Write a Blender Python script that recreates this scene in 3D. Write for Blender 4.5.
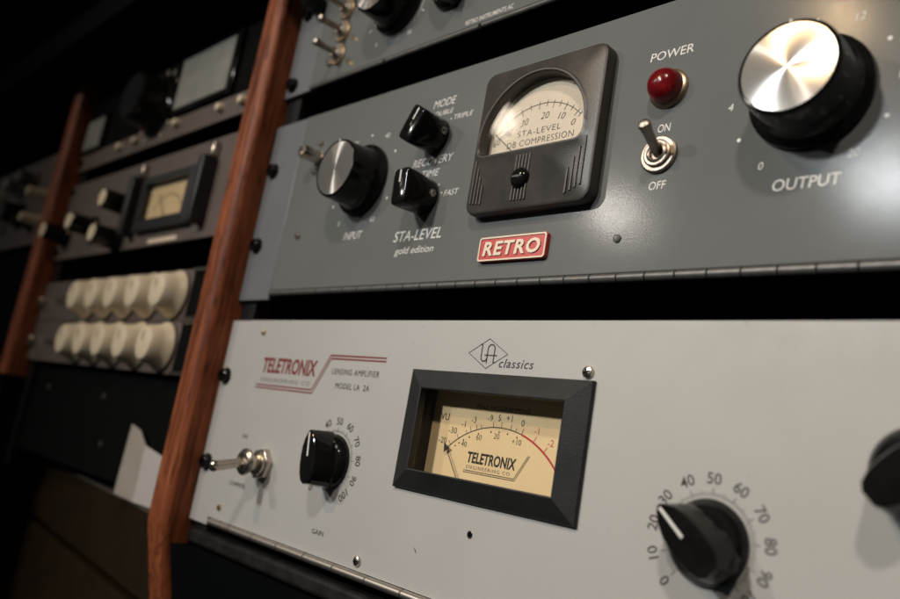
import bpy, bmesh, math, random
from mathutils import Vector, Matrix
random.seed(7)
for o in list(bpy.data.objects): bpy.data.objects.remove(o)
sc = bpy.context.scene
COL = sc.collection

# ------------------------------------------------------------------ frame
# Everything is measured in millimetres on the rack front: x right, y up along
# the front, z out of it.  The front leans back by TILT.
TILT = math.radians(16.0)
CA, SA = math.cos(TILT), math.sin(TILT)
H0 = 0.95                                    # height of the front's y = 0 above the floor
def W(x, y, z):
    return Vector((x, -z*CA + y*SA, z*SA + y*CA))*0.001 + Vector((0, 0, H0))
def WD(x, y, z):
    return Vector((x, -z*CA + y*SA, z*SA + y*CA))

# ------------------------------------------------------------------ camera
cam_d = bpy.data.cameras.new('camera'); cam = bpy.data.objects.new('camera', cam_d)
COL.objects.link(cam); sc.camera = cam
cam_d.sensor_width = 36.0; cam_d.lens = 786.35/900*36
cam_d.clip_start = 0.01; cam_d.clip_end = 50
C_POS = (489.62, -63.87, 264.96)
fw = WD(-0.71293961, 0.19039863, -0.67488182).normalized()
rt = WD(0.70097717, 0.16790294, -0.69313751).normalized()
up = rt.cross(fw)
cam.matrix_world = Matrix.Translation(W(*C_POS)) @ Matrix((rt, up, -fw)).transposed().to_4x4()
cam_d.dof.use_dof = True
cam_d.dof.focus_distance = 0.360
cam_d.dof.aperture_fstop = 5.8
cam_d.dof.aperture_blades = 8

# ------------------------------------------------------------------ light
world = bpy.data.worlds.new('World'); sc.world = world; world.use_nodes = True
bg = world.node_tree.nodes['Background']
bg.inputs[0].default_value = (0.55, 0.62, 0.68, 1); bg.inputs[1].default_value = 0.032
def lamp(name, pos, target, power, col, size, spread=180):
    l = bpy.data.lights.new(name, 'AREA'); l.shape = 'DISK'; l.size = size
    l.energy = power; l.color = col; l.spread = math.radians(spread)
    o = bpy.data.objects.new(name, l); COL.objects.link(o)
    p = W(*pos); o.location = p
    o.rotation_euler = (W(*target) - p).to_track_quat('-Z', 'Y').to_euler()
    return o
lamp('ceiling_lamp_left', (-1125, 885, 2000), (330, 10, 0), 1.15, (1.0, 0.93, 0.84), 0.10, 58)
lamp('ceiling_lamp_middle', (-219, 893, 2000), (250, 0, 0), 1.15, (0.93, 0.98, 1.0), 0.17, 38)
lamp('ceiling_lamp_back', (-151, 1042, 1400), (300, 60, 0), 0.75, (1.0, 0.68, 0.36), 0.055, 60)
lamp('ceiling_lamp_right', (760, 1010, 1000), (380, -20, 0), 1.0, (1.0, 0.88, 0.77), 0.10, 60)
lamp('wall_lamp', (-1000, 885, 1230), (230, 90, 0), 0.03, (1.0, 0.86, 0.68), 0.085, 60)

sc.render.engine = 'CYCLES'
sc.view_settings.view_transform = 'Standard'
sc.view_settings.look = 'None'
sc.view_settings.gamma = 1.0
sc.view_settings.exposure = 0.0

# ------------------------------------------------------------------ materials
M = {}
def paint(name, c1, c2, rough, spec, bump, speck):
    '''sprayed panel paint: broad unevenness, fine grain, dull rubbed patches, small specks'''
    m = bpy.data.materials.new(name); m.use_nodes = True; nt = m.node_tree; b = nt.nodes['Principled BSDF']
    tc = nt.nodes.new('ShaderNodeTexCoord')
    def noise(scale, det, ro=.6):
        n = nt.nodes.new('ShaderNodeTexNoise'); n.inputs['Scale'].default_value = scale; n.inputs['Detail'].default_value = det; n.inputs['Roughness'].default_value = ro
        nt.links.new(tc.outputs['Object'], n.inputs['Vector']); return n.outputs['Fac']
    def rng(v, a, b_, c, d):
        r = nt.nodes.new('ShaderNodeMapRange'); nt.links.new(v, r.inputs['Value'])
        for k, x in zip(('From Min', 'From Max', 'To Min', 'To Max'), (a, b_, c, d)): r.inputs[k].default_value = x
        return r.outputs['Result']
    def mix(f, A, B):
        x = nt.nodes.new('ShaderNodeMix'); x.data_type = 'RGBA'; nt.links.new(f, x.inputs['Factor'])
        for k, v in (('A', A), ('B', B)):
            if isinstance(v, tuple): x.inputs[k].default_value = (*v, 1)
            else: nt.links.new(v, x.inputs[k])
        return x.outputs['Result']
    col = mix(rng(noise(9, 5), .35, .68, 0, 1), c1, c2)
    col = mix(rng(noise(1900, 2), .35, .70, 0, .42), col, speck)
    col = mix(rng(noise(260, 2), .70, .78, 0, .55), col, speck)
    nt.links.new(col, b.inputs['Base Color'])
    nt.links.new(rng(noise(16, 7, .7), .35, .70, rough*.85, rough*1.35), b.inputs['Roughness'])
    b.inputs['Specular IOR Level'].default_value = spec
    bp = nt.nodes.new('ShaderNodeBump'); bp.inputs['Strength'].default_value = bump[1]; bp.inputs['Distance'].default_value = bump[2]
    nt.links.new(noise(bump[0], 3), bp.inputs['Height']); nt.links.new(bp.outputs['Normal'], b.inputs['Normal'])
    M[name] = m
def mat(name, col, rough=0.5, metal=0.0, coat=0.0, spec=0.5, bump=None, var=None, aniso=None, trans=0.0, sheen=0):
    """bump=(scale, strength, distance)   var=(scale, other colour, amount)"""
    m = bpy.data.materials.new(name); m.use_nodes = True
    nt = m.node_tree; b = nt.nodes['Principled BSDF']
    b.inputs['Base Color'].default_value = (*col, 1); b.inputs['Roughness'].default_value = rough
    b.inputs['Metallic'].default_value = metal; b.inputs['Coat Weight'].default_value = coat
    b.inputs['Coat Roughness'].default_value = 0.08
    b.inputs['Specular IOR Level'].default_value = spec
    b.inputs['Transmission Weight'].default_value = trans
    tc = nt.nodes.new('ShaderNodeTexCoord')
    if var:
        n = nt.nodes.new('ShaderNodeTexNoise'); n.inputs['Scale'].default_value = var[0]
        n.inputs['Detail'].default_value = 6; n.inputs['Roughness'].default_value = 0.65
        nt.links.new(tc.outputs['Object'], n.inputs['Vector'])
        r = nt.nodes.new('ShaderNodeMapRange'); r.inputs['From Min'].default_value = 0.35; r.inputs['From Max'].default_value = 0.7
        r.inputs['To Max'].default_value = var[2]
        nt.links.new(n.outputs['Fac'], r.inputs['Value'])
        mx = nt.nodes.new('ShaderNodeMix'); mx.data_type = 'RGBA'
        mx.inputs['A'].default_value = (*col, 1); mx.inputs['B'].default_value = (*var[1], 1)
        nt.links.new(r.outputs['Result'], mx.inputs['Factor']); nt.links.new(mx.outputs['Result'], b.inputs['Base Color'])
        r2 = nt.nodes.new('ShaderNodeMapRange'); r2.inputs['To Min'].default_value = rough*0.85; r2.inputs['To Max'].default_value = min(1, rough*1.2)
        nt.links.new(n.outputs['Fac'], r2.inputs['Value']); nt.links.new(r2.outputs['Result'], b.inputs['Roughness'])
    if bump:
        n = nt.nodes.new('ShaderNodeTexNoise'); n.inputs['Scale'].default_value = bump[0]; n.inputs['Detail'].default_value = 3
        nt.links.new(tc.outputs['Object'], n.inputs['Vector'])
        bm_ = nt.nodes.new('ShaderNodeBump'); bm_.inputs['Strength'].default_value = bump[1]; bm_.inputs['Distance'].default_value = bump[2]
        nt.links.new(n.outputs['Fac'], bm_.inputs['Height']); nt.links.new(bm_.outputs['Normal'], b.inputs['Normal'])
    if aniso:
        b.inputs['Anisotropic'].default_value = aniso
        t = nt.nodes.new('ShaderNodeTangent'); t.direction_type = 'RADIAL'; t.axis = 'Y'
        nt.links.new(t.outputs['Tangent'], b.inputs['Tangent'])
    M[name] = m
    return m
paint('beige_paint', (0.420, 0.416, 0.398), (0.392, 0.387, 0.368), 0.52, 0.45, (1500, 0.12, 0.0004), (0.29, 0.275, 0.255))
paint('grey_paint', (0.146, 0.153, 0.151), (0.128, 0.135, 0.133), 0.14, 0.050, (1100, 0.040, 0.0004), (0.105, 0.108, 0.106))
mat('grey_ear', (0.15, 0.158, 0.165), 0.36, bump=(700, 0.05, 0.0004), var=(20, (0.12, 0.13, 0.14), 1.0))
mat('bare_edge', (0.74, 0.68, 0.61), 0.38, metal=1.0, var=(60, (0.55, 0.50, 0.44), 1.0))
mat('hinge_grey', (0.16, 0.155, 0.15), 0.45, metal=.6, var=(80, (0.10, 0.10, 0.095), 1.0))
mat('nickel', (0.62, 0.55, 0.47), 0.26, metal=1.0, var=(200, (0.45, 0.40, 0.34), 0.7))
mat('dull_nickel', (0.40, 0.35, 0.30), 0.42, metal=1.0, var=(220, (0.22, 0.19, 0.16), 1.0))
mat('brass', (0.60, 0.44, 0.22), 0.30, metal=1.0, var=(200, (0.35, 0.25, 0.13), 0.8))
mat('bronze_washer', (0.62, 0.47, 0.30), 0.34, metal=1.0)
mat('spun_aluminium', (0.36, 0.345, 0.325), 0.22, metal=1.0, aniso=1.0)
def soften():
    nt = M['spun_aluminium'].node_tree; b = nt.nodes['Principled BSDF']; out = nt.nodes['Material Output']
    g = nt.nodes.new('ShaderNodeBsdfAnisotropic'); g.inputs['Color'].default_value = (0.20, 0.193, 0.182, 1); g.inputs['Roughness'].default_value = 0.6
    x = nt.nodes.new('ShaderNodeMixShader'); x.inputs['Fac'].default_value = 0.5
    nt.links.new(b.outputs[0], x.inputs[1]); nt.links.new(g.outputs[0], x.inputs[2]); nt.links.new(x.outputs[0], out.inputs['Surface'])
soften()
mat('black_plastic', (0.005, 0.005, 0.005), 0.11, spec=.28, var=(120, (0.009, 0.009, 0.008), 1.0))
mat('black_matte', (0.010, 0.0105, 0.011), 0.50, bump=(900, 0.12, 0.0004))
mat('bezel_black', (0.010, 0.011, 0.011), 0.45, spec=.35, bump=(1600, 0.22, 0.0004), var=(70, (0.016, 0.016, 0.016), 1.0))
mat('bakelite', (0.030, 0.027, 0.024), 0.40, spec=.45, bump=(1200, 0.12, 0.0004), var=(55, (0.050, 0.044, 0.038), 1.0))
mat('void_black', (0.003, 0.004, 0.004), 0.9, spec=.02)
mat('rail_black', (0.006, 0.006, 0.007), 0.6, spec=.2)
mat('white_print', (0.66, 0.65, 0.62), 0.5)
mat('black_print', (0.018, 0.017, 0.016), 0.55)
mat('grey_print', (0.16, 0.13, 0.115), 0.55)
mat('red_print', (0.17, 0.018, 0.018), 0.55)
mat('scale_red', (0.50, 0.035, 0.03), 0.55)
mat('cream_face', (0.87, 0.66, 0.38), 0.6, var=(40, (0.83, 0.61, 0.34), 1.0))
mat('pale_face', (0.78, 0.68, 0.56), 0.6, var=(40, (0.73, 0.63, 0.51), 1.0))
mat('red_lens', (0.17, 0.006, 0.010), 0.17, trans=0.3, spec=.4, bump=(520, .35, .0006))
mat('badge_red', (0.46, 0.032, 0.026), 0.38, bump=(900, .08, .0004))
mat('badge_cream', (0.70, 0.58, 0.44), 0.4)
mat('ivory', (0.70, 0.60, 0.44), 0.42, var=(60, (0.60, 0.49, 0.33), 1.0))
mat('dull_grey', (0.115, 0.088, 0.074), 0.5, var=(30, (0.088, 0.068, 0.058), 1.0))
mat('dark_unit', (0.050, 0.043, 0.040), 0.45, var=(30, (0.035, 0.031, 0.03), 1.0))
mat('black_unit', (0.0045, 0.005, 0.005), 0.8, spec=.03)
mat('plate_grey', (0.26, 0.255, 0.235), 0.4, var=(45, (0.18, 0.19, 0.165), 1.0))
mat('paper', (0.36, 0.32, 0.28), 0.7, var=(30, (0.30, 0.26, 0.22), 1.0))
mat('paper_white', (0.46, 0.43, 0.41), 0.7, var=(30, (0.46, 0.43, 0.41), 1.0))
mat('dark_board', (0.024, 0.015, 0.007), 0.7, spec=.04, var=(25, (0.014, 0.010, 0.006), 1.0))
mat('trim_black', (0.007, 0.007, 0.007), 0.45, spec=.3, var=(90, (0.022, 0.020, 0.018), 0.8), bump=(500, .2, .0005))

mat('edge_band', (0.085, 0.070, 0.052), 0.6, spec=.2, var=(40, (0.05, 0.04, 0.03), 1.0))
def wood():
    m = bpy.data.materials.new('oiled_wood'); m.use_nodes = True; nt = m.node_tree; b = nt.nodes['Principled BSDF']
    tc = nt.nodes.new('ShaderNodeTexCoord'); mp = nt.nodes.new('ShaderNodeMapping')
    mp.inputs['Scale'].default_value = (1, 1, 0.045)
    nt.links.new(tc.outputs['Object'], mp.inputs['Vector'])
    n1 = nt.nodes.new('ShaderNodeTexNoise'); n1.inputs['Scale'].default_value = 240; n1.inputs['Detail'].default_value = 8; n1.inputs['Roughness'].default_value = .6
    n1.inputs['Distortion'].default_value = 0.6
    nt.links.new(mp.outputs['Vector'], n1.inputs['Vector'])
    cr = nt.nodes.new('ShaderNodeValToRGB'); e = cr.color_ramp.elements
    e[0].position = 0.30; e[0].color = (0.045, 0.012, 0.005, 1); e[1].position = 0.70; e[1].color = (0.34, 0.117, 0.047, 1)
    k = e.new(0.45); k.color = (0.185, 0.048, 0.018, 1); k = e.new(0.58); k.color = (0.285, 0.082, 0.031, 1)
    nt.links.new(n1.outputs['Fac'], cr.inputs['Fac'])
    mp2 = nt.nodes.new('ShaderNodeMapping'); mp2.inputs['Scale'].default_value = (1, 1, 0.07); nt.links.new(tc.outputs['Object'], mp2.inputs['Vector'])
    n2 = nt.nodes.new('ShaderNodeTexNoise'); n2.inputs['Scale'].default_value = 750; n2.inputs['Detail'].default_value = 2
    nt.links.new(mp2.outputs['Vector'], n2.inputs['Vector'])
    r = nt.nodes.new('ShaderNodeMapRange'); r.inputs['From Min'].default_value = .56; r.inputs['From Max'].default_value = .66; r.inputs['To Max'].default_value = .85
    nt.links.new(n2.outputs['Fac'], r.inputs['Value'])
    mx = nt.nodes.new('ShaderNodeMix'); mx.data_type = 'RGBA'; mx.inputs['B'].default_value = (0.030, 0.010, 0.005, 1)
    nt.links.new(r.outputs['Result'], mx.inputs['Factor']); nt.links.new(cr.outputs['Color'], mx.inputs['A'])
    nt.links.new(mx.outputs['Result'], b.inputs['Base Color'])
    b.inputs['Roughness'].default_value = 0.50; b.inputs['Specular IOR Level'].default_value = 0.22
    bp = nt.nodes.new('ShaderNodeBump'); bp.inputs['Strength'].default_value = .5; bp.inputs['Distance'].default_value = .0007
    nt.links.new(n1.outputs['Fac'], bp.inputs['Height']); nt.links.new(bp.outputs['Normal'], b.inputs['Normal'])
    M['wood'] = m
wood()
def glass():
    m = bpy.data.materials.new('thin_glass'); m.use_nodes = True; nt = m.node_tree
    nt.nodes.remove(nt.nodes['Principled BSDF']); out = nt.nodes['Material Output']
    t = nt.nodes.new('ShaderNodeBsdfTransparent'); t.inputs['Color'].default_value = (0.96, 0.96, 0.95, 1)
    g = nt.nodes.new('ShaderNodeBsdfGlossy'); g.inputs['Roughness'].default_value = 0.06
    ge = nt.nodes.new('ShaderNodeNewGeometry'); dt = nt.nodes.new('ShaderNodeVectorMath'); dt.operation = 'DOT_PRODUCT'
    nt.links.new(ge.outputs['Normal'], dt.inputs[0]); nt.links.new(ge.outputs['Incoming'], dt.inputs[1])
    def mth(op, a, b_):
        q = nt.nodes.new('ShaderNodeMath'); q.operation = op
        for i, v in enumerate((a, b_)):
            if v is None: continue
            if isinstance(v, (int, float)): q.inputs[i].default_value = v
            else: nt.links.new(v, q.inputs[i])
        return q.outputs[0]
    c_ = mth('SUBTRACT', 1.0, mth('ABSOLUTE', dt.outputs['Value'], None))       # Schlick, the same from both sides of the pane
    fac = mth('ADD', 0.03, mth('MULTIPLY', 0.97, mth('POWER', c_, 5.0)))
    mx = nt.nodes.new('ShaderNodeMixShader')
    nt.links.new(fac, mx.inputs['Fac']); nt.links.new(t.outputs[0], mx.inputs[1]); nt.links.new(g.outputs[0], mx.inputs[2])
    nt.links.new(mx.outputs[0], out.inputs['Surface']); M['glass'] = m
glass()

# ------------------------------------------------------------------ mesh helpers
class MB:
    def __init__(s): s.v = []; s.f = []; s.mi = []; s.cur = 0
    def add(s, vs, fs):
        b = len(s.v); s.v += [tuple(p) for p in vs]
        for f in fs: s.f.append([i+b for i in f]); s.mi.append(s.cur)
        return s
    def box(s, x0, x1, y0, y1, z0, z1, bev=0.0, seg=2):
        if bev <= 0:
            return s.add([(x, y, z) for z in (z0, z1) for y in (y0, y1) for x in (x0, x1)],
                         [(0, 2, 3, 1), (4, 5, 7, 6), (0, 1, 5, 4), (2, 6, 7, 3), (0, 4, 6, 2), (1, 3, 7, 5)])
        bm = bmesh.new(); bmesh.ops.create_cube(bm, size=1)
        for v in bm.verts:
            v.co = Vector(((x0+x1)/2 + v.co.x*(x1-x0), (y0+y1)/2 + v.co.y*(y1-y0), (z0+z1)/2 + v.co.z*(z1-z0)))
        bmesh.ops.bevel(bm, geom=list(bm.edges), offset=bev, segments=seg, profile=0.5, affect='EDGES')
        return s.bm(bm)
    def bm(s, bm):
        bm.verts.index_update()
        s.add([v.co[:] for v in bm.verts], [[v.index for v in f.verts] for f in bm.faces]); bm.free(); return s
    def lathe(s, cx, cy, prof, n=40, ax=None, org=None):
        """profile of (r, z) about an axis; default axis +z through (cx, cy)"""
        if ax is None: o = Vector((cx, cy, 0)); zx = Vector((0, 0, 1))
        else: o = Vector(org); zx = Vector(ax).normalized()
        u = Vector((1, 0, 0)) if abs(zx.x) < 0.9 else Vector((0, 1, 0))
        u = (u - zx*u.dot(zx)).normalized(); w = zx.cross(u)
        vs = []; fs = []
        rings = []
        for r, z in prof:
            if r <= 1e-6: rings.append([len(vs)]); vs.append(o + zx*z)
            else:
                rings.append(list(range(len(vs), len(vs)+n)))
                vs += [o + zx*z + (u*math.cos(2*math.pi*i/n) + w*math.sin(2*math.pi*i/n))*r for i in range(n)]
        for a, b in zip(rings, rings[1:]):
            for i in range(n):
                j = (i+1) % n
                if len(a) == 1 and len(b) == 1: continue
                if len(a) == 1: fs.append((a[0], b[i], b[j]) if False else (a[0], b[j], b[i]))
                elif len(b) == 1: fs.append((a[i], a[j], b[0]))
                else: fs.append((a[i], a[j], b[j], b[i]))
        return s.add(vs, fs)
    def stack(s, loops, cap0=False, cap1=False):
        """loops: lists of (x, y, z) with equal counts, outer base first, bridged in turn"""
        n = len(loops[0]); vs = [p for l in loops for p in l]; fs = []
        for k in range(len(loops)-1):
            for i in range(n):
                j = (i+1) % n
                fs.append((k*n+i, k*n+j, (k+1)*n+j, (k+1)*n+i))
        if cap0: fs.append(list(range(n))[::-1])
        if cap1: fs.append([(len(loops)-1)*n+i for i in range(n)])
        return s.add(vs, fs)
    def prism(s, poly, z0, z1, bev=0.0, top=1.0, c=(0, 0)):
        """counter-clockwise outline, extruded; top scales the front; bev chamfers the front edge"""
        l0 = [(x, y, z0) for x, y in poly]
        def sc_(k, z): return [(c[0]+(x-c[0])*k, c[1]+(y-c[1])*k, z) for x, y in poly]
        loops = [l0]
        if bev:
            R = max(math.hypot(x-c[0], y-c[1]) for x, y in poly)
            loops += [sc_(top, z1-bev), sc_(top*(1-0.35*bev/R), z1-0.3*bev), sc_(top*(1-1.0*bev/R), z1)]
        else: loops += [sc_(top, z1)]
        return s.stack(loops, True, True)
    def ribbon(s, pts, wd, z, th=0.08):
        """flat line of width wd along pts on the plane z"""
        L = []; Rr = []
        for i, p in enumerate(pts):
            a = Vector(pts[max(i-1, 0)]); b = Vector(pts[min(i+1, len(pts)-1)])
            d = (b-a).normalized(); nrm = Vector((-d.y, d.x)); q = Vector(p)
            k = 1.0
            if 0 < i < len(pts)-1:
                d1 = (Vector(pts[i])-a).normalized(); k = 1/max(0.5, abs(Vector((-d1.y, d1.x)).dot(nrm)))
            L.append(q+nrm*wd/2*k); Rr.append(q-nrm*wd/2*k)
        vs = []; fs = []
        for l, r in zip(L, Rr): vs += [(l.x, l.y, z), (r.x, r.y, z)]
        for i in range(len(pts)-1): fs.append((2*i+1, 2*i+3, 2*i+2, 2*i))
        return s.add(vs, fs)
    def tube(s, pts, rad, n=12):
        vs = []; fs = []
        for i, p in enumerate(pts):
            a = Vector(pts[max(i-1, 0)]); b = Vector(pts[min(i+1, len(pts)-1)]); d = (b-a).normalized()
            u = d.orthogonal().normalized(); w = d.cross(u); r = rad[i] if isinstance(rad, (list, tuple)) else rad
            vs += [Vector(p)+(u*math.cos(2*math.pi*k/n)+w*math.sin(2*math.pi*k/n))*r for k in range(n)]
        for i in range(len(pts)-1):
            for k in range(n):
                j = (k+1) % n; fs.append((i*n+k, i*n+j, (i+1)*n+j, (i+1)*n+k))
        fs.append(list(range(n))[::-1]); fs.append([(len(pts)-1)*n+k for k in range(n)])
        return s.add(vs, fs)
    def mesh(s, name, ox=0, oy=0, oz=0, mats=(), smooth=30):
        me = bpy.data.meshes.new(name)
        me.from_pydata([((x-ox)*.001, -(z-oz)*.001, (y-oy)*.001) for x, y, z in s.v], [], s.f)
        for m_ in mats: me.materials.append(M[m_])
        if len(mats) > 1:
            for p, i in zip(me.polygons, s.mi): p.material_index = i
        if smooth:
            for p in me.polygons: p.use_smooth = True
            me.set_sharp_from_angle(angle=math.radians(smooth))
            if smooth <= 30:
                for p in me.polygons:                                   # broad flat faces stay flat
                    if p.area > 2e-5 and max(abs(c) for c in p.normal) > .9995: p.use_smooth = False
        me.update(); return me

class Thing:
    def __init__(s, name, label, cat, x0, y0, group=None, z0=0, kind=None):
        o = bpy.data.objects.new(name, None); COL.objects.link(o); s.o = o
        o.empty_display_size = 0.02
        o.location = W(x0, y0, z0); o.rotation_euler = (-TILT, 0, 0)
        if kind: o['kind'] = kind
        if label: o['label'] = label
        if cat: o['category'] = cat
        if group: o['group'] = group
        s.x0, s.y0, s.z0 = x0, y0, z0
    def part(s, name, mb, mats, parent=None, smooth=30, c=None, label=None):
        """parent: another part (becomes sub-part). c: own origin of the part"""
        if isinstance(mats, str): mats = (mats,)
        c = c or (s.x0, s.y0, s.z0)
        me = mb.mesh(name, c[0], c[1], c[2], mats, smooth)
        o = bpy.data.objects.new(name, me); COL.objects.link(o)
        pc = (s.x0, s.y0, s.z0) if parent is None else parent['_c']
        o.parent = s.o if parent is None else parent
        o.location = ((c[0]-pc[0])*.001, -(c[2]-pc[2])*.001, (c[1]-pc[1])*.001)
        o['_c'] = list(c)
        if label: o['label'] = label
        return o
def solo(name, mb, mats, label, cat, c, group=None, kind=None, smooth=30):
    if isinstance(mats, str): mats = (mats,)
    me = mb.mesh(name, c[0], c[1], c[2], mats, smooth)
    o = bpy.data.objects.new(name, me); COL.objects.link(o)
    o.location = W(*c); o.rotation_euler = (-TILT, 0, 0)
    if kind: o['kind'] = kind
    if label: o['label'] = label
    if cat: o['category'] = cat
    if group: o['group'] = group
    return o

# text: built-in font turned into flat faces, fitted into a box in panel mm
_tcache = {}
def glyphs(txt, shear=0.0, bold=0.0, space=1.0):
    key = (txt, shear, bold, space)
    if key in _tcache: return _tcache[key]
    cu = bpy.data.curves.new('t', 'FONT'); cu.body = txt; cu.size = 1; cu.shear = shear; cu.offset = bold
    cu.space_character = space; cu.resolution_u = 3; cu.fill_mode = 'FRONT'
    ob = bpy.data.objects.new('t', cu); COL.objects.link(ob)
    bpy.context.view_layer.update()
    me = bpy.data.meshes.new_from_object(ob.evaluated_get(bpy.context.evaluated_depsgraph_get()))
    vs = [v.co[:2] for v in me.vertices]; fs = [list(p.vertices) for p in me.polygons]
    bpy.data.objects.remove(ob); bpy.data.curves.remove(cu); bpy.data.meshes.remove(me)
    xs = [p[0] for p in vs]; ys = [p[1] for p in vs]; x0, x1 = min(xs), max(xs); y0, y1 = min(ys), max(ys)
    out = ([((a-x0)/(x1-x0), (b-y0)/(y1-y0)) for a, b in vs], fs, (x1-x0)/(y1-y0)); _tcache[key] = out
    return out
def put_text(mb, txt, x0, x1, y0, y1, z, shear=0.0, bold=0.0, space=1.0, rot=0.0):
    """fit to the box; x1=None keeps the aspect; rot turns about the box centre (clockwise positive)"""
    vs, fs, asp = glyphs(txt, shear, bold, space)
    if x1 is None:
        w = asp*(y1-y0); x1 = x0 + w/2; x0 = x0 - w/2          # x0 was the centre
    cx, cy = (x0+x1)/2, (y0+y1)/2; c, s_ = math.cos(-rot), math.sin(-rot)
    P = []
    for a, b in vs:
        dx, dy = x0+a*(x1-x0)-cx, y0+b*(y1-y0)-cy
        P.append((cx+dx*c-dy*s_, cy+dx*s_+dy*c, z))
    mb.add(P, fs); return mb
def rrect(x0, x1, y0, y1, r, n=6):
    P = []
    for cx, cy, a in ((x1-r, y0+r, -90), (x1-r, y1-r, 0), (x0+r, y1-r, 90), (x0+r, y0+r, 180)):
        for i in range(n+1):
            t = math.radians(a+90*i/n); P.append((cx+r*math.cos(t), cy+r*math.sin(t)))
    return P
def plate_hole(mb, X, Y, Z, hole):
    """flat plate with a rectangular hole"""
    xs = [X[0], hole[0], hole[1], X[1]]; ys = [Y[0], hole[2], hole[3], Y[1]]
    for z, fl in ((Z[1], False), (Z[0], True)):
        vs = [(x, y, z) for y in ys for x in xs]; fs = []
        for j in range(3):
            for i in range(3):
                if i == 1 and j == 1: continue
                q = (j*4+i, j*4+i+1, (j+1)*4+i+1, (j+1)*4+i); fs.append(q[::-1] if fl else q)
        mb.add(vs, fs)
    for (x0, x1, y0, y1), fl in (((*X, *Y), False), (hole, True)):
        lo = [(x0, y0), (x1, y0), (x1, y1), (x0, y1)]
        vs = [(x, y, Z[0]) for x, y in lo]+[(x, y, Z[1]) for x, y in lo]
        fs = [(i, (i+1) % 4, 4+(i+1) % 4, 4+i) for i in range(4)]
        mb.add(vs, [f[::-1] for f in fs] if fl else fs)
    return mb

# ---- shared small pieces
def screw(t, x, y, z, r=2.4, m='nickel', cross=True, name='panel_screw', dome=0.45, rot=0.3, parent=None):
    mb = MB(); mb.lathe(x, y, [(r, z), (r, z+0.25*r), (r*.86, z+(.25+dome*.6)*r), (r*.5, z+(.25+dome*.95)*r), (0, z+(.25+dome)*r)], 20)
    mb.cur = 1
    for a in ((rot, rot+math.pi/2) if cross else (rot,)):
        dx, dy = math.cos(a)*r*.62, math.sin(a)*r*.62; nx, ny = -math.sin(a)*r*.13, math.cos(a)*r*.13
        zt = z+(.25+dome)*r+0.05
        mb.add([(x-dx-nx, y-dy-ny, zt-.02*r), (x+dx-nx, y+dy-ny, zt-.02*r), (x+dx+nx, y+dy+ny, zt-.02*r), (x-dx+nx, y-dy+ny, zt-.02*r),
                (x-nx, y-ny, zt+.02), (x+nx, y+ny, zt+.02)], [(0, 1, 5, 4)[::1], (4, 5, 2, 3), (0, 4, 3), (1, 2, 5)])
    return t.part(name, mb, (m, 'void_black'), parent=parent)
def rack_screw(t, x, y, z=0):
    mb = MB(); mb.lathe(x, y, [(5.6, z), (5.6, z+0.9), (4.6, z+1.0), (4.5, z+3.6), (3.9, z+4.4), (2.2, z+4.5), (2.0, z+2.5), (0, z+2.5)], 24)
    return t.part('rack_screw', mb, 'black_plastic')
def silver_knob(t, x, y):
    """big black knob with skirt and spun disc"""
    mb = MB(); mb.lathe(x, y, [(22.2, 0.6), (22.4, 1.4), (22.2, 2.6), (21.0, 3.6), (19.6, 4.4), (18.9, 6.0), (18.4, 9), (18.1, 19.5), (17.9, 21.2), (17.3, 22.0), (16.7, 22.1), (16.5, 21.6)], 72)
    # fluting on the body
    k = t.part('knob', mb, 'black_plastic', c=(x, y, 0))
    d = MB(); d.lathe(x, y, [(16.55, 21.55), (16.4, 21.75), (8, 21.80), (0, 21.80)], 72)
    t.part('spun_disc', d, 'spun_aluminium', parent=k, c=(x, y, 21.7))
    g = MB()
    g.box(x-0.45, x+0.45, y+16.6, y+17.7, 21.0, 22.25); t.part('pointer_line', g, 'white_print', parent=k)
    return k
def pointer_knob(t, x, y, ang, s=1.0):
    mb = MB(); mb.lathe(x, y, [(14.6*s, .5), (14.8*s, 1.2), (14.6*s, 2.2), (13.6*s, 4.2), (12.2*s, 5.8), (9*s, 6.3), (0, 6.3)], 56)
    k = t.part('knob', mb, 'black_plastic', c=(x, y, 0))
    half = [(0.8, 15.6), (2.9, 14.2), (6.0, 11.0), (8.2, 6.5), (9.3, 1.5), (9.4, -3.5), (8.6, -8.5), (6.6, -12.2), (3.4, -14.0)]
    P = [(-a, b) for a, b in half][::1]; P = half[::-1] + [(-a, b) for a, b in half]      # counter-clockwise
    c, sn = math.cos(-ang), math.sin(-ang)
    P = [(x+s*(a*c-b*sn), y+s*(a*sn+b*c)) for a, b in P]
    # tapered grip with a rounded top
    def lo(k_, z): return [(x+(a-x)*k_, y+(b-y)*k_, z) for a, b in P]
    def nar(kw, kl, z):
        out_ = []
        for a, b_ in P:
            dx, dy = a-x, b_-y; u = dx*c+dy*sn; v = -dx*sn+dy*c      # across, along
            u = math.copysign(min(abs(u)*kw, 9.4*s*kw), u); v *= kl
            out_.append((x+u*c-v*sn, y+u*sn+v*c, z))
        return out_
    g = MB(); g.stack([nar(1.0, 1.0, 2.5), nar(1.0, 1.0, 6.4), nar(.93, .985, 7.6), nar(.74, .955, 15.8), nar(.68, .94, 16.9), nar(.60, .92, 17.2)], False, True)
    gr = t.part('grip', g, 'black_plastic', parent=k, smooth=22)
    l = MB(); p0 = (x+s*(-15.0*sn*1)*.90, y+s*15.0*c*.90); p1 = (x-s*1.0*sn, y+s*1.0*c)
    d = Vector((p0[0]-p1[0], p0[1]-p1[1])).normalized()
    l.ribbon([p1, p0], 1.15*s, 17.32); l.ribbon([p0, (p0[0]+d.x*.9, p0[1]+d.y*.9)], 1.15*s, 16.9)
    t.part('pointer_line', l, 'white_print', parent=k)
    return k
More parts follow.
